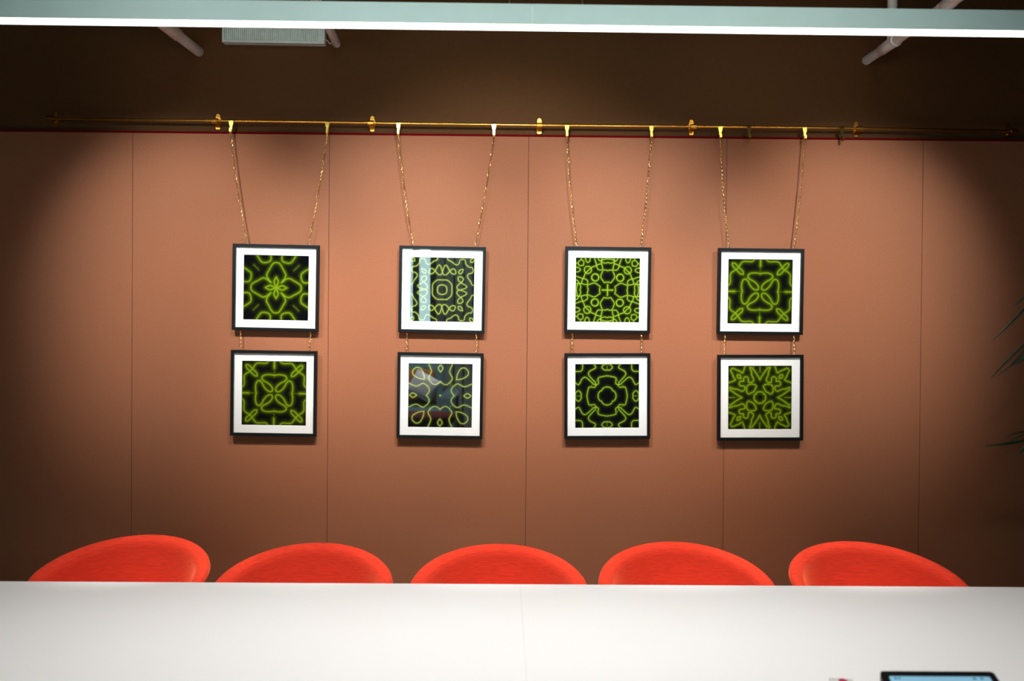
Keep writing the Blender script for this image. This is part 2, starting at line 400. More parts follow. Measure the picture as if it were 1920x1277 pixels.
PIC = [  # corners in the photograph TL, TR, BR, BL; art; style; half; opening share; yaw, label
 ((437.0, 456.5), (598.6, 460.1), (595.9, 622.4), (434, 618.8), A1, 'soft', 424, 0.762, 0.3, 'black framed print of a four-petal flower, top row far left'),
 ((748.5, 460.1), (911.3, 464.1), (908.4, 625.7), (746.3, 622.4), A2, 'pale', 420, 0.752, 0.0, 'black framed print with butterfly shapes around a double ring, mirroring a bright window'),
 ((1060.1, 462.7), (1222, 464.1), (1219.1, 624.9), (1057.5, 623.6), A3, 'crisp', 420, 0.757, 0.0, 'black framed print of dense bright green cells around a small plus sign'),
 ((1347, 465.6), (1508.6, 466.9), (1505.9, 627.7), (1344.4, 626.7), A4, 'soft', 424, 0.760, 0.0, 'black framed print of a green petal cross, at the top right'),
 ((433, 656.2), (594.8, 659.1), (592, 818.8), (430.5, 817.1), A4, 'soft', 424, 0.760, 0.3, 'black framed print of a green petal cross, below the flower print'),
 ((745.4, 660.4), (907.1, 663), (904.5, 823.4), (743, 821.4), A6, 'pale', 420, 0.755, 0.0, 'black framed print with corner teardrop shapes, hung below the butterfly print'),
 ((1058.4, 662.7), (1219.5, 662.7), (1219.2, 822.7), (1058.4, 823.5), A7, 'crisp', 420, 0.757, 0.0, 'black framed print of a wavy ring inside a larger green ring'),
 ((1345.6, 665.5), (1507, 665.5), (1506.4, 826), (1345.6, 826.3), A8, 'soft', 420, 0.752, 0.0, 'black framed print of a small quatrefoil among snowflake lobes, bottom right of the set'),
]
FY = -0.046
pics = []
for k, (tl, tr, br, bl, art, sty, half, share, yw, lab) in enumerate(PIC):
    c = [at(*p, FY) for p in (tl, tr, br, bl)]
    cen = (c[0] + c[1] + c[2] + c[3]) / 4
    wx = ((c[1] - c[0]) + (c[2] - c[3])) / 2; hz = ((c[0] - c[3]) + (c[1] - c[2])) / 2
    S = (wx.length + hz.length) / 2
    ang = (math.atan2(wx.z, wx.x) + math.atan2(-hz.x, hz.z)) / 2
    t = thing('framed_picture', cen, lab, 'picture', 'framed kaleidoscope prints')
    lean = math.radians(1.3 if k < 4 else 0.8)
    t.rotation_euler = (lean, -ang, math.radians(yw))
    obj('frame', frame_bm(S, FB, FD), M['frame'], t)
    inn = S - 2 * FB
    pr = link_mesh('print', art_mesh(art, sty, S * share, half), M['print'], t); pr.location = (0, REC + 0.0035, 0.000)
    obj('mount', mount_bm(inn, S * share - 0.003), M['mount'], t, loc=(0, REC + 0.0012, 0))
    bm = bmesh.new(); bm.faces.new([bm.verts.new((sx * inn / 2, 0, sz * inn / 2)) for sx, sz in ((-1, -1), (1, -1), (1, 1), (-1, 1))])
    obj('glass', bm, M['glass'], t, loc=(0, REC - 0.002, 0))
    obj('backing_board', mbox((-inn / 2 - 0.003, REC + 0.005, -inn / 2 - 0.003), (inn / 2 + 0.003, FD - 0.003, inn / 2 + 0.003)), M['edge_board'], t)
    pics.append((t, cen, S, ang))

# ------------------------------------------------------------------ chains
def chain_bm(p, q, sag=0.0, ll=0.0125, wr=0.0010, hw=0.0034, phase=0.0):
    p, q = Vector(p), Vector(q); Lg = (q - p).length
    pitch_ = ll * 0.76; n = max(2, int(round(Lg / pitch_)))
    bm = bmesh.new()
    side = Vector((1, 0, 0))
    for i in range(n):
        f = (i + 0.5) / n
        c = p.lerp(q, f); c += side * sag * math.sin(PI * f)
        t = (q - p).normalized()
        a = 0.6 + (PI / 2 if i % 2 else 0) + 0.5 * math.sin(i * 0.37 + phase)
        u = t.cross(Vector((0, 1, 0))).normalized(); v = t.cross(u)
        lat = u * math.cos(a) + v * math.sin(a)
        hl = ll / 2 - hw
        pts = []
        for k in range(10):
            th = 2 * PI * k / 10
            pts.append(c + lat * hw * math.cos(th) + t * (hw * math.sin(th) + (hl if math.sin(th) >= 0 else -hl)))
        tube(bm, pts, wr, 5, closed=True)
    return bm
top_px = [(463, 456.6), (579, 459.2), (774, 460.3), (891, 463.2), (1080.5, 462.6), (1202, 463.6), (1366, 465.4), (1488.5, 466.4)]
names_top = ['the four-petal flower print', 'the butterfly print', 'the dense cell print', 'the top right petal-cross print']
for i, (px, py) in enumerate(top_px):
    t = pics[i // 2][0]
    bpy.context.view_layer.update()
    yy = FY + 0.012
    e = at(px, py, yy)
    loc = t.matrix_world.inverted() @ e
    loc = Vector((loc.x, FD * 0.45, pics[i // 2][2] / 2))
    ew = t.matrix_world @ loc
    bm = tube(bmesh.new(), [Vector((-0.0065, 0, -0.002)), Vector((-0.0045, -0.0005, 0.005)), Vector((0, -0.001, 0.0095)), Vector((0.0045, -0.0005, 0.005)), Vector((0.0065, 0, -0.002))], 0.0011, 8)
    obj('hanging_eye', bm, M['silver'], t, True, loc=loc)
    hp = Vector(hooks[i].location) + Vector((0, -0.0155, -0.061))
    o = obj('hanging_chain', chain_bm(Vector((0, 0, 0)), ew + Vector((0, -0.001, 0.009)) - hp, sag=(-0.006 if i % 2 == 0 else 0.004), phase=i), M['brass_chain'], None, True, loc=hp)
    tag(o, 'long brass chain from the rail, %s side of %s' % ('left' if i % 2 == 0 else 'right', names_top[i // 2]), 'chain', 'long brass picture chains')
low_px = [(449.5, 620, 449.5, 656.3), (581, 622.5, 580, 658.8), (763, 623, 762, 660.5), (893, 625.5, 893, 662.7), (1074, 624, 1073, 662.7), (1204, 625, 1204, 662.7), (1361, 627, 1360, 665.5), (1491, 628, 1490, 665.5)]
names_low = ['the flower print down to the petal-cross print', 'the butterfly print down to the teardrop print', 'the cell print down to the ring print', 'the petal-cross print down to the snowflake print']
for i, (x0, y0, x1, y1) in enumerate(low_px):
    ta, tb = pics[i // 2], pics[i // 2 + 4]
    la = ta[0].matrix_world.inverted() @ at(x0, y0, FY); la = ta[0].matrix_world @ Vector((la.x, FD * 0.45, -ta[2] / 2))
    lb = tb[0].matrix_world.inverted() @ at(x1, y1, FY); lbl = Vector((lb.x, FD * 0.45, tb[2] / 2)); lb = tb[0].matrix_world @ lbl
    o = obj('linking_chain', chain_bm(Vector((0, 0, 0)), lb - la, phase=i * 2), M['brass_chain'], None, True, loc=la)
    tag(o, 'short brass chain linking the %s side of %s' % ('left' if i % 2 == 0 else 'right', names_low[i // 2]), 'chain', 'short brass linking chains')

# ------------------------------------------------------------------ ceiling services
def pipe(name, end, mid, Ymid, r, label, length=3.2, coup=(), riser=None, thick_from=None):
    a = at(*end, 0.03); b = at(*mid, Ymid); d = (b - a).normalized()
    t = thing(name, a, label, 'pipe', 'grey ceiling pipes')
    o = Vector((0, 0, 0))
    obj('barrel', tube(bmesh.new(), [o, d * 0.02, d * length], [r * 0.93, r, r], 24), M['pipe'], t, True)
    for s0, s1, k in coup:
        obj('coupling', tube(bmesh.new(), [d * s0, d * (s0 + 0.004), d * (s1 - 0.004), d * s1], [r * 1.02, r * k, r * k, r * 1.02], 24), M['pipe'], t, True)
    if riser:
        s, rr = riser
        p = d * s
        obj('riser', tube(bmesh.new(), [p, p + Vector((0, 0, CZ - a.z - p.z))], rr, 20), M['pipe'], t, True)
    return t
pipe('pipe', (374, 98), (326, 60), -0.31, 0.0235, 'grey pipe ending on the wall at upper left, left of the ribbed vent', coup=((0.29, 3.15, 1.17),))
pipe('pipe', (632, 83), (619.5, 57), -0.22, 0.0195, 'thin grey pipe stub just right of the ribbed vent', coup=((0.5, 0.62, 1.15),))
pipe('pipe', (1623, 114.6), (1778.8, 6.9), -0.83, 0.0212, 'grey pipe with a tee and vertical riser at upper right', coup=((0.19, 0.36, 1.2), (0.335, 0.365, 1.32), (0.79, 0.81, 1.12), (0.82, 0.9, 1.18)), riser=(0.31, 0.021))

# ribbed vent on the upper wall
v0 = at(415.5, 78, -0.03); v1 = at(608.5, 82, -0.03); vt = at(510, 6, -0.03).z
vz = (at(510, 80, -0.03)).z
vent = thing('wall_vent', ((v0.x + v1.x) / 2, 0.022, vz), 'pale grey ribbed vent high on the wall behind the lamp', 'vent')
hw_ = (v1.x - v0.x) / 2; hh = vt - vz
tilt_ = (v1.z - v0.z) / (v1.x - v0.x)
bm = bmesh.new()
box(bm, (-hw_, -0.05, 0.0), (hw_, 0.0, 0.012), 0.003); box(bm, (-hw_, -0.05, hh - 0.012), (hw_, 0.0, hh), 0.003)
box(bm, (-hw_, -0.049, 0.010), (-hw_ + 0.012, 0.0, hh - 0.01), 0.002); box(bm, (hw_ - 0.035, -0.049, 0.010), (hw_, 0.0, hh - 0.01), 0.002)
obj('housing', bm, M['vent'], vent)
bm = bmesh.new(); nf = 46
for i in range(nf):
    x = -hw_ + 0.012 + (2 * hw_ - 0.047) * (i + 0.5) / nf
    box(bm, (x - 0.0032, -0.046, 0.011), (x + 0.0032, -0.004, hh - 0.011))
box(bm, (-hw_ + 0.01, -0.040, 0.01), (hw_ - 0.02, -0.001, hh - 0.01))
obj('fins', bm, M['vent'], vent)
vent.rotation_euler = (0, -tilt_ * 0.6, 0)
c0 = at(608, 75, -0.02); c1 = at(624, 80, -0.02)
pts = [c0.lerp(c1, s) + Vector((0, -0.004 * math.sin(PI * s), 0.006 * math.sin(2 * PI * s) - 0.004 * math.sin(PI * s))) for s in [k / 10 for k in range(11)]]
o = obj('loose_cord', tube(bmesh.new(), [p - c0 for p in pts], 0.0018, 8), M['cord'], None, True, loc=c0)
tag(o, 'tiny loose pale cord between the ribbed vent and the thin pipe', 'cord')

# ------------------------------------------------------------------ linear pendant lamp
LY = -1.76                                             # front face of the housing
pl, pr_ = at(0, 32, LY), at(1920, 60.5, LY)
slope = (pr_.z - pl.z) / (pr_.x - pl.x)
mid = at(998, 45.5, LY)
lamp = thing('pendant_lamp', mid, 'long white linear pendant lamp glowing along its underside, across the top', 'lamp')
lamp.rotation_euler = (0, -math.atan(slope) * 0.5, 0)
HH, LW = 0.0600, 0.068
for x0, x1 in ((-2.6, -0.0003), (0.0003, 2.6)):
    bm = bmesh.new()
    # U-shaped extrusion: two cheeks and a top
    box(bm, (x0, 0, 0), (x1, 0.0025, HH), 0.0006); box(bm, (x0, LW - 0.0025, 0), (x1, LW, HH), 0.0006); box(bm, (x0, 0.002, HH - 0.0025), (x1, LW - 0.002, HH))
    h = obj('housing', bm, M['lamp_body'], lamp)
    obj('diffuser', mbox((x0, 0.003, 0.0005), (x1, LW - 0.003, 0.004)), M['diffuser'], lamp)
for px, py in ((955, 6), (1092, 8)):
    x = at(px, py, LY + LW / 2).x - mid.x
    obj('suspension_wire', tube(bmesh.new(), [(x, LW / 2, HH - 0.002), (x, LW / 2, CZ - mid.z)], 0.0011, 8), M['silver'], lamp)
for x in (-2.4, 2.4):
    obj('suspension_wire', tube(bmesh.new(), [(x, LW / 2, HH - 0.002), (x, LW / 2, CZ - mid.z + x * 0.0)], 0.0011, 8), M['silver'], lamp)

# ------------------------------------------------------------------ table
TZ = 0.73
e0 = atz(975, 1095.5, TZ)
el, er = atz(0, 1090, TZ), atz(1919, 1101, TZ)
TYF = e0.y
tyaw = math.atan2(er.y - el.y, er.x - el.x)
TD = 1.5
table = thing('conference_table', (e0.x, e0.y, 0), 'long white conference table across the foreground, seamed in the middle', 'table')
table.rotation_euler = (0, 0, tyaw)
for x0, x1 in ((-2.7, -0.0001), (0.0001, 2.7)):
    obj('tabletop', mbox((x0, -TD, TZ - 0.028), (x1, 0, TZ), 0.0006), M['table'], table)
for x in (-2.4, -0.25, 0.25, 2.4):
    for y in (-0.42, -TD + 0.1):
        bm = bmesh.new(); box(bm, (x - 0.03, y - 0.03, 0), (x + 0.03, y + 0.03, TZ - 0.028), 0.004)
        obj('leg', bm, M['table_leg'], table)

# ------------------------------------------------------------------ chairs
def chair_shell():
    """bucket shell: rim high at the back, sweeping round as arms, dipping to the seat front"""
    nt, ns = 72, 30
    bm = bmesh.new()
    A, B = 0.296, 0.35
    def sm(a, b, x):
        t = min(1, max(0, (x - a) / (b - a))); return t * t * (3 - 2 * t)
    def rim(t):
        x = A * math.sin(t) ; 
        y = B * math.cos(t) if abs(t) <= PI / 2 else 0.26 * math.cos(t)
        at_ = abs(t)
        z = 0.758 - 0.075 * (1 - math.cos(min(at_, PI / 2)))
        z = z - (0.758 - 0.075 - 0.455) * sm(PI / 2 * 0.97, PI * 0.86, at_)
        return x, y, z
    rows = []
    for j in range(ns + 1):
        s = j / ns
        row = []
        for i in range(nt):
            t = -PI + 2 * PI * i / nt
            x, y, z = rim(t)
            # radius grows fast at first (seat pan), then walls rise with an outward flare
            if s <= 0.9:
                u = s / 0.9
                rr = 0.915 * (0.88 * math.sin(u * PI / 2) ** 0.8 + 0.12 * u ** 4)
                zz = 0.415 + (z - 0.017 - 0.415) * u ** 2.1
            else:                                   # broad padded edge, sloping up and out
                u = (s - 0.9) / 0.1
                rr = 0.915 + 0.085 * u; zz = z - 0.017 + 0.017 * u ** 0.8
            row.append((x * rr, y * rr - 0.0, zz))
        rows.append(row)
    c = bm.verts.new((0, 0, 0.415))
    V = [[bm.verts.new(p) for p in row] for row in rows[1:]]
    for i in range(nt):
        bm.faces.new((c, V[0][i], V[0][(i + 1) % nt]))
        for j in range(ns - 1):
            bm.faces.new((V[j][i], V[j + 1][i], V[j + 1][(i + 1) % nt], V[j][(i + 1) % nt]))
    bmesh.ops.recalc_face_normals(bm, faces=bm.faces[:])
    # thickness: offset a copy outward and bridge it over a rounded lip
    bm.normal_update()
    up = sum((f.normal.z for f in c.link_faces), 0.0)
    sgn = -1 if up > 0 else 1
    TH = 0.036
    def outer(v): return v.co + v.normal * sgn * TH
    O = {v: bm.verts.new(outer(v)) for v in [c] + [v for r in V for v in r]}
    faces = [f for f in bm.faces]
    for f in faces: bm.faces.new([O[v] for v in f.verts][::-1])
    last = V[-1]; prev_ = V[-2]
    lips = []
    for q in range(1, 6):
        th = PI * q / 6
        ring = []
        for i, v in enumerate(last):
            mid_ = (v.co + O[v].co) / 2; half_ = (v.co - O[v].co) / 2
            tdir = (v.co - prev_[i].co).normalized()
            ring.append(bm.verts.new(mid_ + half_ * math.cos(th) + tdir * half_.length * math.sin(th)))
        lips.append(ring)
    chain_ = [last] + lips + [[O[v] for v in last]]
    for a, b in zip(chain_[:-1], chain_[1:]):
        for i in range(nt): bm.faces.new((a[i], b[i], b[(i + 1) % nt], a[(i + 1) % nt]))
    return bm
chairs = []
ch = thing('shell_chair', (0, 0, 0), 'x', 'chair', 'red shell chairs behind the table')
obj('shell', chair_shell(), M['chair'], ch, True)
bm = bmesh.new()
rings = []
for zz, k in ((0.435, 0.5), (0.432, 0.98), (0.45, 1.0), (0.466, 0.97), (0.475, 0.8), (0.478, 0.4)):
    rings.append([bm.verts.new((0.205 * k * math.cos(2 * PI * i / 40), -0.02 + 0.205 * k * math.sin(2 * PI * i / 40), zz)) for i in range(40)])
for a, b in zip(rings[:-1], rings[1:]):
    for i in range(40): bm.faces.new((a[i], a[(i + 1) % 40], b[(i + 1) % 40], b[i]))
bm.faces.new(rings[0]); bm.faces.new(rings[-1])
obj('seat_cushion', bm, M['chair'], ch, True)
for sx in (-1, 1):
    for sy in (-1, 1):
        obj('leg', tube(bmesh.new(), [(sx * 0.13, sy * 0.12 , 0.405), (sx * 0.235, sy * 0.215, 0.0)], [0.017, 0.010], 14), M['leg'], ch, True)
spots = [(284, 1003, -1.03, 'leftmost red shell chair behind the white table'),
         (600, 1018, -1.16, 'second red shell chair from the left, under the flower and petal-cross prints'),
         (936, 1020, -1.16, 'middle red shell chair of the row of five behind the table'),
         (1259, 1016, -1.10, 'fourth red shell chair from the left, behind the white table'),
         (1590, 1015, -1.07, 'rightmost red shell chair, seen behind the black touch screen controller')]
def copy_tree(o, parent=None):
    c = o.copy(); col.objects.link(c)
    if parent: c.parent = parent
    for k in list(o.children): copy_tree(k, c)
    return c
for i, (px, py, Y, lab) in enumerate(spots):
    c = ch if i == 0 else copy_tree(ch)
    p = at(px, py, Y + 0.35)
    c.location = (p.x, Y, 0); c['label'] = lab
    chairs.append(c)

# ------------------------------------------------------------------ touch controller and card on the table
p0 = at(1648.5, 1258.5, -2.39); p1 = at(1862, 1259.5, -2.39)
ctl = thing('touch_controller', ((p0.x + p1.x) / 2, p0.y, TZ), 'black wedge touch screen controller with pale blue display on the table', 'controller')
hw2 = (p1.x - p0.x) / 2; hb_ = p0.z - TZ
def rrect(hw, y0, y1, r, n=6):
    pts = []
    for cx, cy, a0 in ((hw - r, y1 - r, 0), (-hw + r, y1 - r, PI / 2), (-hw + r, y0 + r, PI), (hw - r, y0 + r, 1.5 * PI)):
        for k in range(n + 1):
            a = a0 + PI / 2 * k / n; pts.append((cx + r * math.cos(a), cy + r * math.sin(a)))
    return pts
DD = 0.155; hf = 0.014
def zs(y): return hf + (hb_ - hf) * (y + DD) / DD
def slab(bm, pts, lo, hi):
    a = [bm.verts.new((x, y, lo(y))) for x, y in pts]; b = [bm.verts.new((x, y, hi(y))) for x, y in pts]
    n = len(a); bm.faces.new(a[::-1]); bm.faces.new(b)
    for i in range(n): bm.faces.new((a[i], a[(i + 1) % n], b[(i + 1) % n], b[i]))
    return bm
obj('body', slab(bmesh.new(), rrect(hw2, -DD, 0, 0.008), lambda y: 0.0, lambda y: zs(y) - 0.006), M['grey_plastic'], ctl)
obj('bezel', slab(bmesh.new(), rrect(hw2 + 0.0005, -DD - 0.0005, 0.0005, 0.010), lambda y: zs(y) - 0.006, zs), M['black_plastic'], ctl)
M['screen'] = mat('lit_screen', (120, 168, 190), 0.3, emit=((112, 166, 194), 0.40), noise=(14, 0.06, (1, 1, 1)))
sc_ = obj('screen', slab(bmesh.new(), rrect(hw2 - 0.016, -DD + 0.014, -0.016, 0.004), lambda y: zs(y) - 0.001, lambda y: zs(y) + 0.0006), M['screen'], ctl)
M['icon'] = mat('status_icons', (46, 104, 112), 0.4, noise=(50, 0.05, (1, 1, 1)))
for x0, x1 in ((-hw2 + 0.027, -hw2 + 0.033), (-hw2 + 0.036, -hw2 + 0.041), (hw2 - 0.058, hw2 - 0.050), (hw2 - 0.04, hw2 - 0.034)):
    obj('status_icon', slab(bmesh.new(), [(x0, -0.0245), (x1, -0.0245), (x1, -0.020), (x0, -0.020)], lambda y: zs(y) + 0.0004, lambda y: zs(y) + 0.0010), M['icon'], sc_)
q0 = atz(1555, 1271, TZ + 0.012); q1 = atz(1598, 1273.5, TZ + 0.012)
cw = (q1 - q0).length
card = thing('sachet', (q0.x, q0.y, TZ), 'small grey-white packet with a crimson dot lying left of the touch screen', 'packet')
card.rotation_euler = (0, 0, math.atan2(q1.y - q0.y, q1.x - q0.x))
obj('wrapper', slab(bmesh.new(), [(0, -0.085), (cw, -0.085), (cw, 0), (0, 0)], lambda y: 0.0, lambda y: 0.012), M['card'], card)
bm = bmesh.new(); slab(bm, [(cw * 0.55 + 0.011 * math.cos(2 * PI * k / 16), -0.016 + 0.016 * math.sin(2 * PI * k / 16)) for k in range(16)], lambda y: 0.0118, lambda y: 0.0124)
obj('printed_dot', bm, M['card_red'], card)

# ------------------------------------------------------------------ palm at the right edge
PX, PY = 2.72, -0.42
palm = thing('potted_palm', (PX, PY, 0), 'dark green potted palm with narrow drooping leaves at the right edge', 'plant')
bm = bmesh.new()
rings = [[bm.verts.new((r * math.cos(2 * PI * i / 32), r * math.sin(2 * PI * i / 32), z)) for i in range(32)] for r, z in ((0.13, 0), (0.135, 0.01), (0.17, 0.34), (0.175, 0.36), (0.16, 0.36), (0.155, 0.31))]
for a, b in zip(rings[:-1], rings[1:]):
    for i in range(32): bm.faces.new((a[i], a[(i + 1) % 32], b[(i + 1) % 32], b[i]))
bm.faces.new(rings[0]); 
obj('pot', bm, M['pot'], palm, True)
bm = bmesh.new(); bm.faces.new([bm.verts.new((0.158 * math.cos(2 * PI * i / 32), 0.158 * math.sin(2 * PI * i / 32), 0.33)) for i in range(32)])
obj('soil', bm, M['soil'], palm)
org = Vector((PX, PY, 0))
def blade(bm, p, c, q, wmax, n=10):
    p, c, q = Vector(p), Vector(c), Vector(q)
    rows = []
    for i in range(n + 1):
        s = i / n
        x = p * (1 - s) ** 2 + c * 2 * s * (1 - s) + q * s * s
        t = ((c - p) * (1 - s) + (q - c) * s).normalized()
        side = t.cross(Vector((0.25, -0.8, 0.55))).normalized()
        nn = side.cross(t).normalized()
        ww = wmax * (math.sin(PI * min(1, (s * 0.86 + 0.1))) ** 0.75) if i < n else 0.0004
        rows.append([bm.verts.new(x - side * ww / 2), bm.verts.new(x + nn * ww * 0.16), bm.verts.new(x + side * ww / 2), bm.verts.new(x + nn * ww * 0.16 - nn * 0.0006)])
    for a, b in zip(rows[:-1], rows[1:]):
        for k in range(4): bm.faces.new((a[k], a[(k + 1) % 4], b[(k + 1) % 4], b[k]))
LV = -0.40
fronds = [  # stalk tip off to the right, blades to the photographed leaf tips
 (Vector((2.42, LV, 1.90)), [((1925, 561), (1910, 565), (1896, 577), 0.013), ((1932, 590), (1890, 603), (1857, 641), 0.014)]),
 (Vector((2.40, LV, 1.66)), [((1930, 640), (1890, 655), (1854.5, 714), 0.013), ((1936, 634), (1905, 675), (1889, 692), 0.009), ((1932, 668), (1905, 685), (1858, 711), 0.010), ((1940, 672), (1915, 678), (1900, 685), 0.016)]),
 (Vector((2.36, LV, 1.16)), [((1930, 798), (1900, 803), (1882, 822), 0.009), ((1926, 800), (1900, 808), (1886, 838), 0.009), ((1924, 842), (1880, 823), (1843, 837), 0.015), ((1922, 838), (1890, 832), (1850, 836), 0.009), ((1940, 826), (1920, 834), (1906, 854), 0.026)]),
]
for tip, bl in fronds:
    base = org + Vector((-0.03, 0, 0.33))
    cpt = Vector((base.x - 0.02, base.y, tip.z * 1.02))
    sp = [base * (1 - s) ** 2 + cpt * 2 * s * (1 - s) + tip * s * s for s in [k / 14 for k in range(15)]]
    st = obj('stalk', tube(bmesh.new(), [p - org for p in sp], [0.009 - 0.006 * k / 14 for k in range(15)], 8), M['stalk'], palm, True)
    for a, c, b, wd in bl:
        A_, C_, B_ = at(*a, LV), at(*c, LV - 0.03), at(*b, LV - 0.01)
        bm = bmesh.new()
        blade(bm, tip - org, C_.lerp(A_, 0.45) - org, B_ - org, wd * 0.75, 14)
        obj('leaf', bm, M['leaf'], st, True)
# more fronds of the same plant, beyond the edge of the picture
for k in range(5):
    a = -0.9 + k * 0.62; hgt = 1.35 + 0.17 * ((k * 3) % 4)
    tip = org + Vector((0.42 * math.cos(a), -0.30 * abs(math.sin(a)) - 0.02, hgt)); base = org + Vector((0.04 * math.cos(a), 0.03 * math.sin(a), 0.33))
    cpt = Vector((base.x, base.y, hgt * 1.05))
    f = lambda s: base * (1 - s) ** 2 + cpt * 2 * s * (1 - s) + tip * s * s
    sp = [f(j / 14) for j in range(15)]
    st = obj('stalk', tube(bmesh.new(), [p - org for p in sp], [0.009 - 0.006 * j / 14 for j in range(15)], 8), M['stalk'], palm, True)
    for j in range(5, 15):
        for sd in (-1, 1):
            b0 = f(j / 14.0); dr = Vector((-math.sin(a) * sd, math.cos(a) * sd * 0.5, 0.05)) + (tip - cpt).normalized() * 0.7
            ln = 0.26 - 0.008 * j
            e = b0 + dr.normalized() * ln + Vector((0, 0, -0.08)); e.y = min(e.y, -0.03); m_ = b0 + dr.normalized() * ln * 0.5 + Vector((0, 0, 0.02)); m_.y = min(m_.y, -0.03)
            if e.x < 2.45: continue
            bm = bmesh.new(); blade(bm, b0 - org, m_ - org, e - org, 0.014)
            obj('leaf', bm, M['leaf'], st, True)

# ------------------------------------------------------------------ the room behind the camera (seen mirrored in the picture glass)
M['slat'] = mat('grey_green_slats', (118, 130, 122), 0.6, noise=(10, 0.2, (6, 1, 0.3)))
M['slat_back'] = mat('black_slat_backing', (16, 18, 16), 0.9, noise=(10, 0.1, (1, 1, 1)))
M['winframe'] = mat('dark_window_frame', (34, 38, 36), 0.5, noise=(20, 0.1, (1, 1, 1)))
M['sky'] = glow_mat('bright_overcast_window', (196, 232, 236), PW['S'])
WX0, WX1, WZ0, WZ1 = -2.3, -0.94, 1.2, 3.0
bm = bmesh.new()
box(bm, (XL, YB, 0), (WX0, YB + 0.12, CZ)); box(bm, (WX1, YB, 0), (XR, YB + 0.12, CZ))
box(bm, (WX0, YB, 0), (WX1, YB + 0.12, WZ0)); box(bm, (WX0, YB, WZ1), (WX1, YB + 0.12, CZ))
wf = struct(obj('wall_front', bm, M['slat_back']))
bm = bmesh.new(); x = WX1 + 0.05
while x < -0.1:
    box(bm, (x, YB + 0.12, 0), (x + 0.10, YB + 0.15, CZ)); x += 0.125
obj('slats', bm, M['slat'], wf)
win = struct(obj('window_1', mbox((WX0, YB + 0.02, WZ0), (WX1, YB + 0.03, WZ1)), M['sky']))
bm = bmesh.new()
for xx in (WX0, -1.20, WX1 - 0.03): box(bm, (xx, YB + 0.03, WZ0), (xx + (0.08 if xx == -1.20 else 0.03), YB + 0.13, WZ1))
for zz in (WZ0, WZ1 - 0.05): box(bm, (WX0 + 0.05, YB + 0.04, zz), (WX1 - 0.05, YB + 0.12, zz + 0.05))
obj('window_frame', bm, M['winframe'], win)

M['teal'] = mat('teal_grey_upholstery', (92, 122, 126), 0.9, sheen=0.3, noise=(12, 0.25, (1, 1, 4)))
M['ochre'] = mat('brown_orange_cushion', (166, 106, 66), 0.9, noise=(30, 0.15, (1, 1, 1)))
M['white_cloth'] = mat('white_cushion_cloth', (236, 236, 232), 0.9, noise=(30, 0.04, (1, 1, 1)))
M['maroon'] = mat('maroon_upholstery', (112, 34, 30), 0.9, noise=(60, 0.12, (1, 1, 1)))
M['black_metal'] = mat('black_metal', (20, 20, 20), 0.4, noise=(40, 0.1, (1, 1, 1)))
sofa = thing('added_sofa', (-1.50, -7.75, 0), 'invented teal grey sofa at the back of the room, mirrored in the picture glass', 'sofa')  # added only to be mirrored as a teal patch in the glass
obj('seat', mbox((-0.75, -0.35, 0.16), (0.75, 0.40, 0.42), 0.05), M['teal'], sofa)
obj('backrest', mbox((-0.75, -0.52, 0.16), (0.75, -0.30, 0.95), 0.07), M['teal'], sofa)
for x in (-0.84, 0.84): obj('armrest', mbox((x - 0.09, -0.50, 0.10), (x + 0.09, 0.40, 0.62), 0.06), M['teal'], sofa)
for x in (-0.7, 0.7):
    for y in (-0.42, 0.32): obj('leg', tube(bmesh.new(), [(x, y, 0), (x, y, 0.18)], [0.015, 0.022], 12), M['black_metal'], sofa)
def cushion(name, loc, rot, w, h, d, m, label):
    bm = bmesh.new(); n = 12
    f = [[bm.verts.new((w / 2 * u, d / 2 * ((1 - abs(u) ** 3) * (1 - abs(v) ** 3)) ** 0.5 + 0.004, h / 2 * v)) for u in [2 * i / n - 1 for i in range(n + 1)]] for v in [2 * j / n - 1 for j in range(n + 1)]]
    b = [[bm.verts.new((q.co.x, -q.co.y, q.co.z)) for q in row] for row in f]
    for g, r in ((f, False), (b, True)):
        for j in range(n):
            for i in range(n):
                q = [g[j][i], g[j][i + 1], g[j + 1][i + 1], g[j + 1][i]]
                bm.faces.new(q[::-1] if r else q)
    for i in range(n):
        bm.faces.new((f[0][i], b[0][i], b[0][i + 1], f[0][i + 1])); bm.faces.new((f[n][i], f[n][i + 1], b[n][i + 1], b[n][i]))
        bm.faces.new((f[i][0], f[i + 1][0], b[i + 1][0], b[i][0])); bm.faces.new((f[i][n], b[i][n], b[i + 1][n], f[i + 1][n]))
    o = obj(name, bm, m, None, True, loc); o.rotation_euler = rot; return tag(o, label, 'cushion')
cushion('cushion', (-1.08, -7.93, 0.66), (-0.22, 0, 0.1), 0.46, 0.44, 0.14, M['ochre'], 'invented brown orange cushion leaning on the back of the teal sofa')  # added to give a brown-orange patch in the mirrored view
cushion('cushion', (-0.98, -7.66, 0.68), (-0.30, 0.5, -0.1), 0.34, 0.32, 0.12, M['white_cloth'], 'invented white cushion in front of the brown orange cushion on the teal sofa')  # added to give a white patch in the mirrored view
stool = thing('added_stool', (-0.93, -6.9, 0), 'invented maroon bowl shaped stool on a thin stem in front of the teal sofa', 'stool')  # added for the curved maroon band in the mirrored view
bm = bmesh.new(); prof = [(0.02, 0.225), (0.15, 0.232), (0.28, 0.27), (0.36, 0.33), (0.385, 0.40), (0.37, 0.42), (0.2, 0.425), (0.02, 0.425)]
rings = [[bm.verts.new((r * math.cos(2 * PI * i / 40), r * math.sin(2 * PI * i / 40), z)) for i in range(40)] for r, z in prof]
for a, b in zip(rings[:-1], rings[1:]):
    for i in range(40): bm.faces.new((a[i], a[(i + 1) % 40], b[(i + 1) % 40], b[i]))
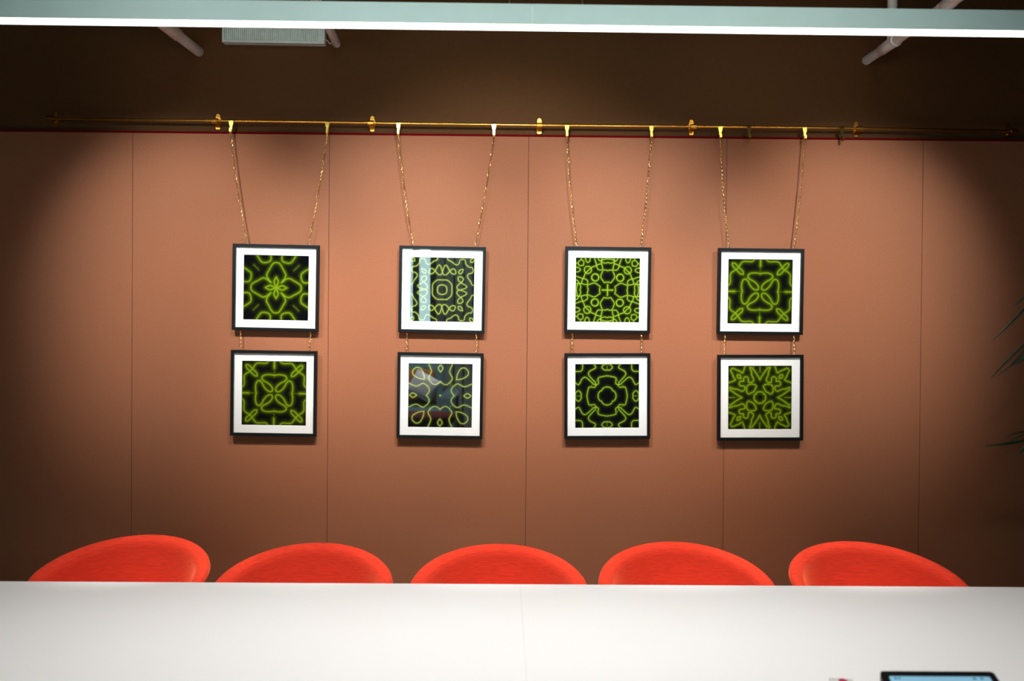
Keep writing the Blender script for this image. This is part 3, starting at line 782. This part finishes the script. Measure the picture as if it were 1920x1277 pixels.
bm.faces.new(rings[0]); bm.faces.new(rings[-1])
obj('seat', bm, M['maroon'], stool, True)
obj('stem', tube(bmesh.new(), [(0, 0, 0.012), (0, 0, 0.228)], 0.025, 16), M['black_metal'], stool, True)
obj('base', tube(bmesh.new(), [(0, 0, 0), (0, 0, 0.010), (0, 0, 0.014)], [0.2, 0.2, 0.19], 32), M['black_metal'], stool)

# ------------------------------------------------------------------ light
def area(name, loc, aim, sx, sy, power, color, spread=180):
    l = bpy.data.lights.new(name, 'AREA'); l.shape = 'RECTANGLE'; l.size = sx; l.size_y = sy; l.energy = power
    l.color = color; l.spread = math.radians(spread)
    o = bpy.data.objects.new(name, l); col.objects.link(o); o.location = loc
    o.rotation_euler = (Vector(aim) - Vector(loc)).to_track_quat('-Z', 'Y').to_euler(); return o
def spot(name, loc, aim, power, color, angle, blend=1.0, size=0.05):
    l = bpy.data.lights.new(name, 'SPOT'); l.energy = power; l.color = color; l.spot_size = math.radians(angle); l.spot_blend = blend; l.shadow_soft_size = size
    o = bpy.data.objects.new(name, l); col.objects.link(o); o.location = loc
    o.rotation_euler = (Vector(aim) - Vector(loc)).to_track_quat('-Z', 'Y').to_euler(); return o
for x in (-0.54, 0.60):  # added fills without a fixture: cool on the upper panels, warm below
    spot('wall_fill', (x, -1.6, 2.78), (x * 1.05, 0, 1.86), PW['A'], (0.79, 0.91, 1.0), 52, 1.0, 0.06)
    spot('wall_fill', (x, -1.6, 2.78), (x * 1.05, 0, 1.22), PW['E'], (1.0, 0.76, 0.55), 48, 1.0, 0.06)
for x in (-1.48, 1.60):  # added outer fills, widening the lit patch of wall
    spot('wall_fill', (x, -1.6, 2.78), (x, 0, 1.86), PW['F'], (0.89, 0.97, 1.0), 52, 1.0, 0.06)
    spot('wall_fill', (x, -1.6, 2.78), (x * 0.95, 0, 1.25), PW['G'], (1.0, 0.72, 0.50), 48, 1.0, 0.06)
spot('wall_fill', (0, -1.6, 2.78), (0, 0, 1.76), PW['H'], (0.85, 0.94, 1.0), 75, 1.0, 0.06)  # added broad fill over the middle of the wall
for x in (-1.3, 0.0, 1.3):  # added unseen fills lifting the dark wall above the rail
    spot('upper_wall_fill', (x, -1.6, 2.78), (x * 1.02, 0, 2.84), PW['V'], (1.0, 0.93, 0.84), 52, 1.0, 0.06)
for x in (-1.4, -0.72, -0.04, 0.62, 1.3):  # added overhead fills that brighten the chair rims
    spot('chair_fill', (x, -1.0, 3.45), (x, -0.86, 0.7), PW['R'] * (1 + 0.15 * abs(x)), (1.0, 0.95, 0.9), 24, 1.0, 0.08)
area('table_fill', (0.0, -2.75, 3.5), (0.0, -1.75, 0.7), 2.6, 0.3, PW['T'], (0.99, 0.985, 0.98), 80)  # added fill for the tabletop, no fixture belongs to it
for x in (-1.4, -0.7, 0.0, 0.7, 1.4):  # added weak frontal fills on the chair insides
    spot('chair_fill', (x * 1.0, -5.0, 3.4), (x, -0.88, 0.60), PW['C'] * (1 + 0.15 * abs(x)), (1.0, 0.96, 0.92), 15, 1.0, 0.08)
spot('housing_fill', (0.4, YB + 0.3, 3.25), (0.15, -1.76, 2.55), PW['D'], (0.66, 1.0, 0.92), 25, 1.0, 0.3)  # added narrow fill for the pendant housing, set apart from the window
spot('lounge_fill', (-0.9, -5.9, 3.4), (-1.0, -7.6, 0.5), 2200, (0.95, 1.0, 1.0), 44, 1.0, 0.1)  # added strong fill so the lounge shows in the picture glass
spot('slat_fill', (-0.55, -6.5, 3.45), (-0.55, YB + 0.14, 1.75), 800, (0.92, 1.0, 0.98), 50, 1.0, 0.1)  # added fill so the slats show in the picture glass
area('rail_glint_fill', (0.2, -1.15, 3.35), (0.2, RY, 2.56), 3.0, 0.04, PW['L'], (1.0, 0.94, 0.84), 60)  # added thin source that draws a glint along the brass rod
wash = area('room_ambient', (0.0, -5.0, 3.55), (0.0, -5.0, 0.0), 3.0, 2.0, PW['U'], (1.0, 0.96, 0.92), 170)

wd_ = bpy.data.worlds.new('world'); scene.world = wd_; wd_.use_nodes = True
wd_.node_tree.nodes['Background'].inputs[0].default_value = (0.02, 0.02, 0.022, 1); wd_.node_tree.nodes['Background'].inputs[1].default_value = 1.0
vs = scene.view_settings
vs.view_transform = 'Standard'; vs.look = 'None'; vs.exposure = 0.0; vs.gamma = 1.0; vs.use_curve_mapping = False
